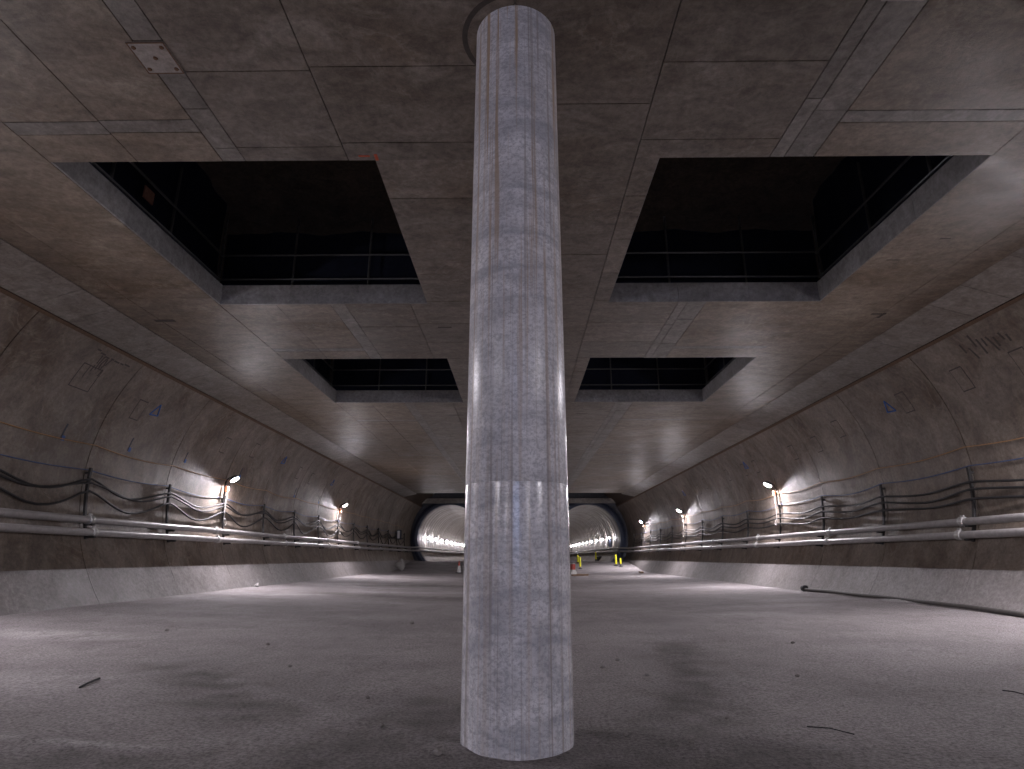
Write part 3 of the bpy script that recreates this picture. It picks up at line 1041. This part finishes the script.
def bag(name, x, y, w_, h_, rz, lab):
    bm = NB()
    bmesh.ops.create_uvsphere(bm, u_segments=24, v_segments=14, radius=1)
    for v in bm.verts:
        n_ = noise.noise(v.co * 2.2 + Vector((x, 0, 0))) * .22 + noise.noise(v.co * 5 + Vector((0, x, 0))) * .09
        k = 1 + n_
        t = v.co.z
        pin = 1 - .35 * max(0, t) ** 2
        v.co = Vector((v.co.x * w_ * k * pin, v.co.y * w_ * .8 * k * pin, max(-.7, t) * h_ * k * (1 + .25 * math.sin(3 * v.co.x))))
    lo = min(v.co.z for v in bm.verts)
    o = obj(name, bm, M['sack'], smooth=True, loc=(x, y, floor_z(x, y) - lo - .01))
    o.rotation_euler = (0, 0, rz)
    tag(o, lab, 'bag')


bag('crumpled_sack', -8.85, 46.6, .36, .42, .4, 'grey white crumpled sack slumped against the foot of the left wall')
bag('paper_scrap', -9.1, 21.9, .085, .075, 1.0, 'small crumpled white scrap at the foot of the left wall')


def cone(x, y, lab):
    z = floor_z(x, y)
    r = empty('traffic_cone', (x, y, z))
    tag(r, lab, 'cone')
    bm = NB()
    box(bm, -.21, .21, -.21, .21, 0, .045, .012)
    obj('base', bm, M['rubber'], r)
    for nm, mk, prof in (('lower_body', 'white', [(.165, .045), (.125, .30)]), ('middle_sleeve', 'white', [(.128, .30), (.085, .52)]),
                         ('upper_body', 'red', [(.085, .52), (.032, .86), (.026, .87)])):
        bm = NB()
        lathe(bm, prof, 20)
        obj(nm, bm, M[mk], r, smooth=True)


cone(-4.42, 46.2, 'red and white traffic cone half hidden behind the left of the column')


def delineator(x, y, z0, z1, lab):
    z = floor_z(x, y) if y < 58 else TF
    r = empty('marker_post', (x, y, z))
    tag(r, lab, 'post', 'yellow marker posts by the right tunnel')
    a, h = max(.10, z0 - z), z1 - z
    bm = NB()
    lathe(bm, [(.17, 0), (.17, .03), (.10, .07), (.05, .08)], 18)
    obj('base', bm, M['rubber'], r, smooth=True)
    bm = NB()
    tube(bm, [(0, 0, .07), (0, 0, a + .05)], .03, 10)
    obj('stem', bm, M['steel_dark'], r, smooth=True)
    bm = NB()
    lathe(bm, [(.082, a), (.085, a + .04), (.085, h - .04), (.07, h), (.03, h + .01)], 16)
    obj('sleeve', bm, M['yellow'], r, smooth=True)


delineator(4.86, 50, .485, 1.21, 'yellow marker post second from the column, front of a pair')
delineator(5.27, 56, .74, 1.42, 'yellow marker post just right of the column, behind its twin')
delineator(8.1, 66, 1.0, 1.71, 'lone yellow marker post inside the right tunnel')
delineator(8.03, 52, .65, 1.41, 'left yellow marker post against the dark collar by the right tunnel')
delineator(8.24, 51, .69, 1.13, 'short right yellow marker post against the dark collar by the right tunnel')

# red and white plastic barrier and timber pieces beside the column
bz = floor_z(4.0, 43)
r = empty('road_barrier', (3.62, 43.2, bz), .2)
tag(r, 'red and white plastic barrier block just right of the column', 'barrier')
bm = NB()
vs_ = []
for y in (-.55, .55):
    for (x, z) in ((-.22, 0), (.22, 0), (.20, .16), (.09, .34), (.075, .78), (-.075, .78), (-.09, .34), (-.20, .16)):
        vs_.append(bm.verts.new((x, y, z)))
for k in range(8): bm.faces.new((vs_[k], vs_[(k + 1) % 8], vs_[8 + (k + 1) % 8], vs_[8 + k]))
bm.faces.new(vs_[:8])
bm.faces.new(vs_[8:])
obj('body', bm, M['white'], r)
bm = NB()
box(bm, -.10, .10, -.56, .0, .36, .72, .01)
obj('red_panel', bm, M['red'], r)
for i, (x, y, l, rz, h, lab) in enumerate([(3.95, 41.0, 1.1, .25, 0, 'longer old timber board lying in front of the barrier'), (4.2, 41.7, .8, -.4, 0, 'shorter old timber board lying across behind the longer one'),
                                           (8.55, 44.2, 1.8, 1.45, 0, 'timber board lying at the foot of the right wall near the tunnel')]):
    bm = NB()
    box(bm, -l / 2, l / 2, -.11, .11, 0, .10, .008)
    o = obj('timber_board', bm, M['timber'], loc=(x, y, floor_z(x, y) + .01 + h))
    o.rotation_euler = (0, 0, rz)
    tag(o, lab, 'board', 'timber boards on the floor')

# dark tool case in the right tunnel
r = empty('tool_case', (8.75, 67.5, TF), .3)
tag(r, 'black tool case on the floor inside the right tunnel', 'case')
bm = NB(); box(bm, -.5, .5, -.3, .3, 0, .38, .03); obj('body', bm, M['rubber'], r)
bm = NB(); box(bm, -.51, .51, -.31, .31, .385, .5, .03); obj('lid', bm, M['rubber'], r)
bm = NB(); tube(bm, [(-.15, -.31, .40), (-.13, -.36, .43), (.13, -.36, .43), (.15, -.31, .40)], .016, 8); obj('handle', bm, M['galv'], r, smooth=True)


def cabinet(x, y, z, sg, lab, face):
    r = empty('control_cabinet', (x, y, z))
    tag(r, lab, 'cabinet')
    bm = NB()
    box(bm, -.13, .13, -.28, .28, 0, .75, .012)
    obj('body', bm, M['net'], r)
    bm = NB()
    box(bm, -.10, .10, -.295, -.279, .06, .68, .004)
    obj('front_panel', bm, M[face], r)
    bm = NB()
    box(bm, -sg * .131, -sg * .15, -.24, .24, .05, .70, .004)
    d = obj('door', bm, M['navy'], r)
    bm = NB()
    box(bm, -sg * .15, -sg * .17, .15, .18, .33, .45, .003)
    obj('handle', bm, M['galv'], d)


cabinet(-9.86, 50.9, 2.62, -1, 'small dark cabinet with a pale end panel on the left wall by the tunnel', 'white')
cabinet(9.2, 62.9, 2.2, 1, 'small dark cabinet on the outer wall inside the right tunnel mouth', 'navy')
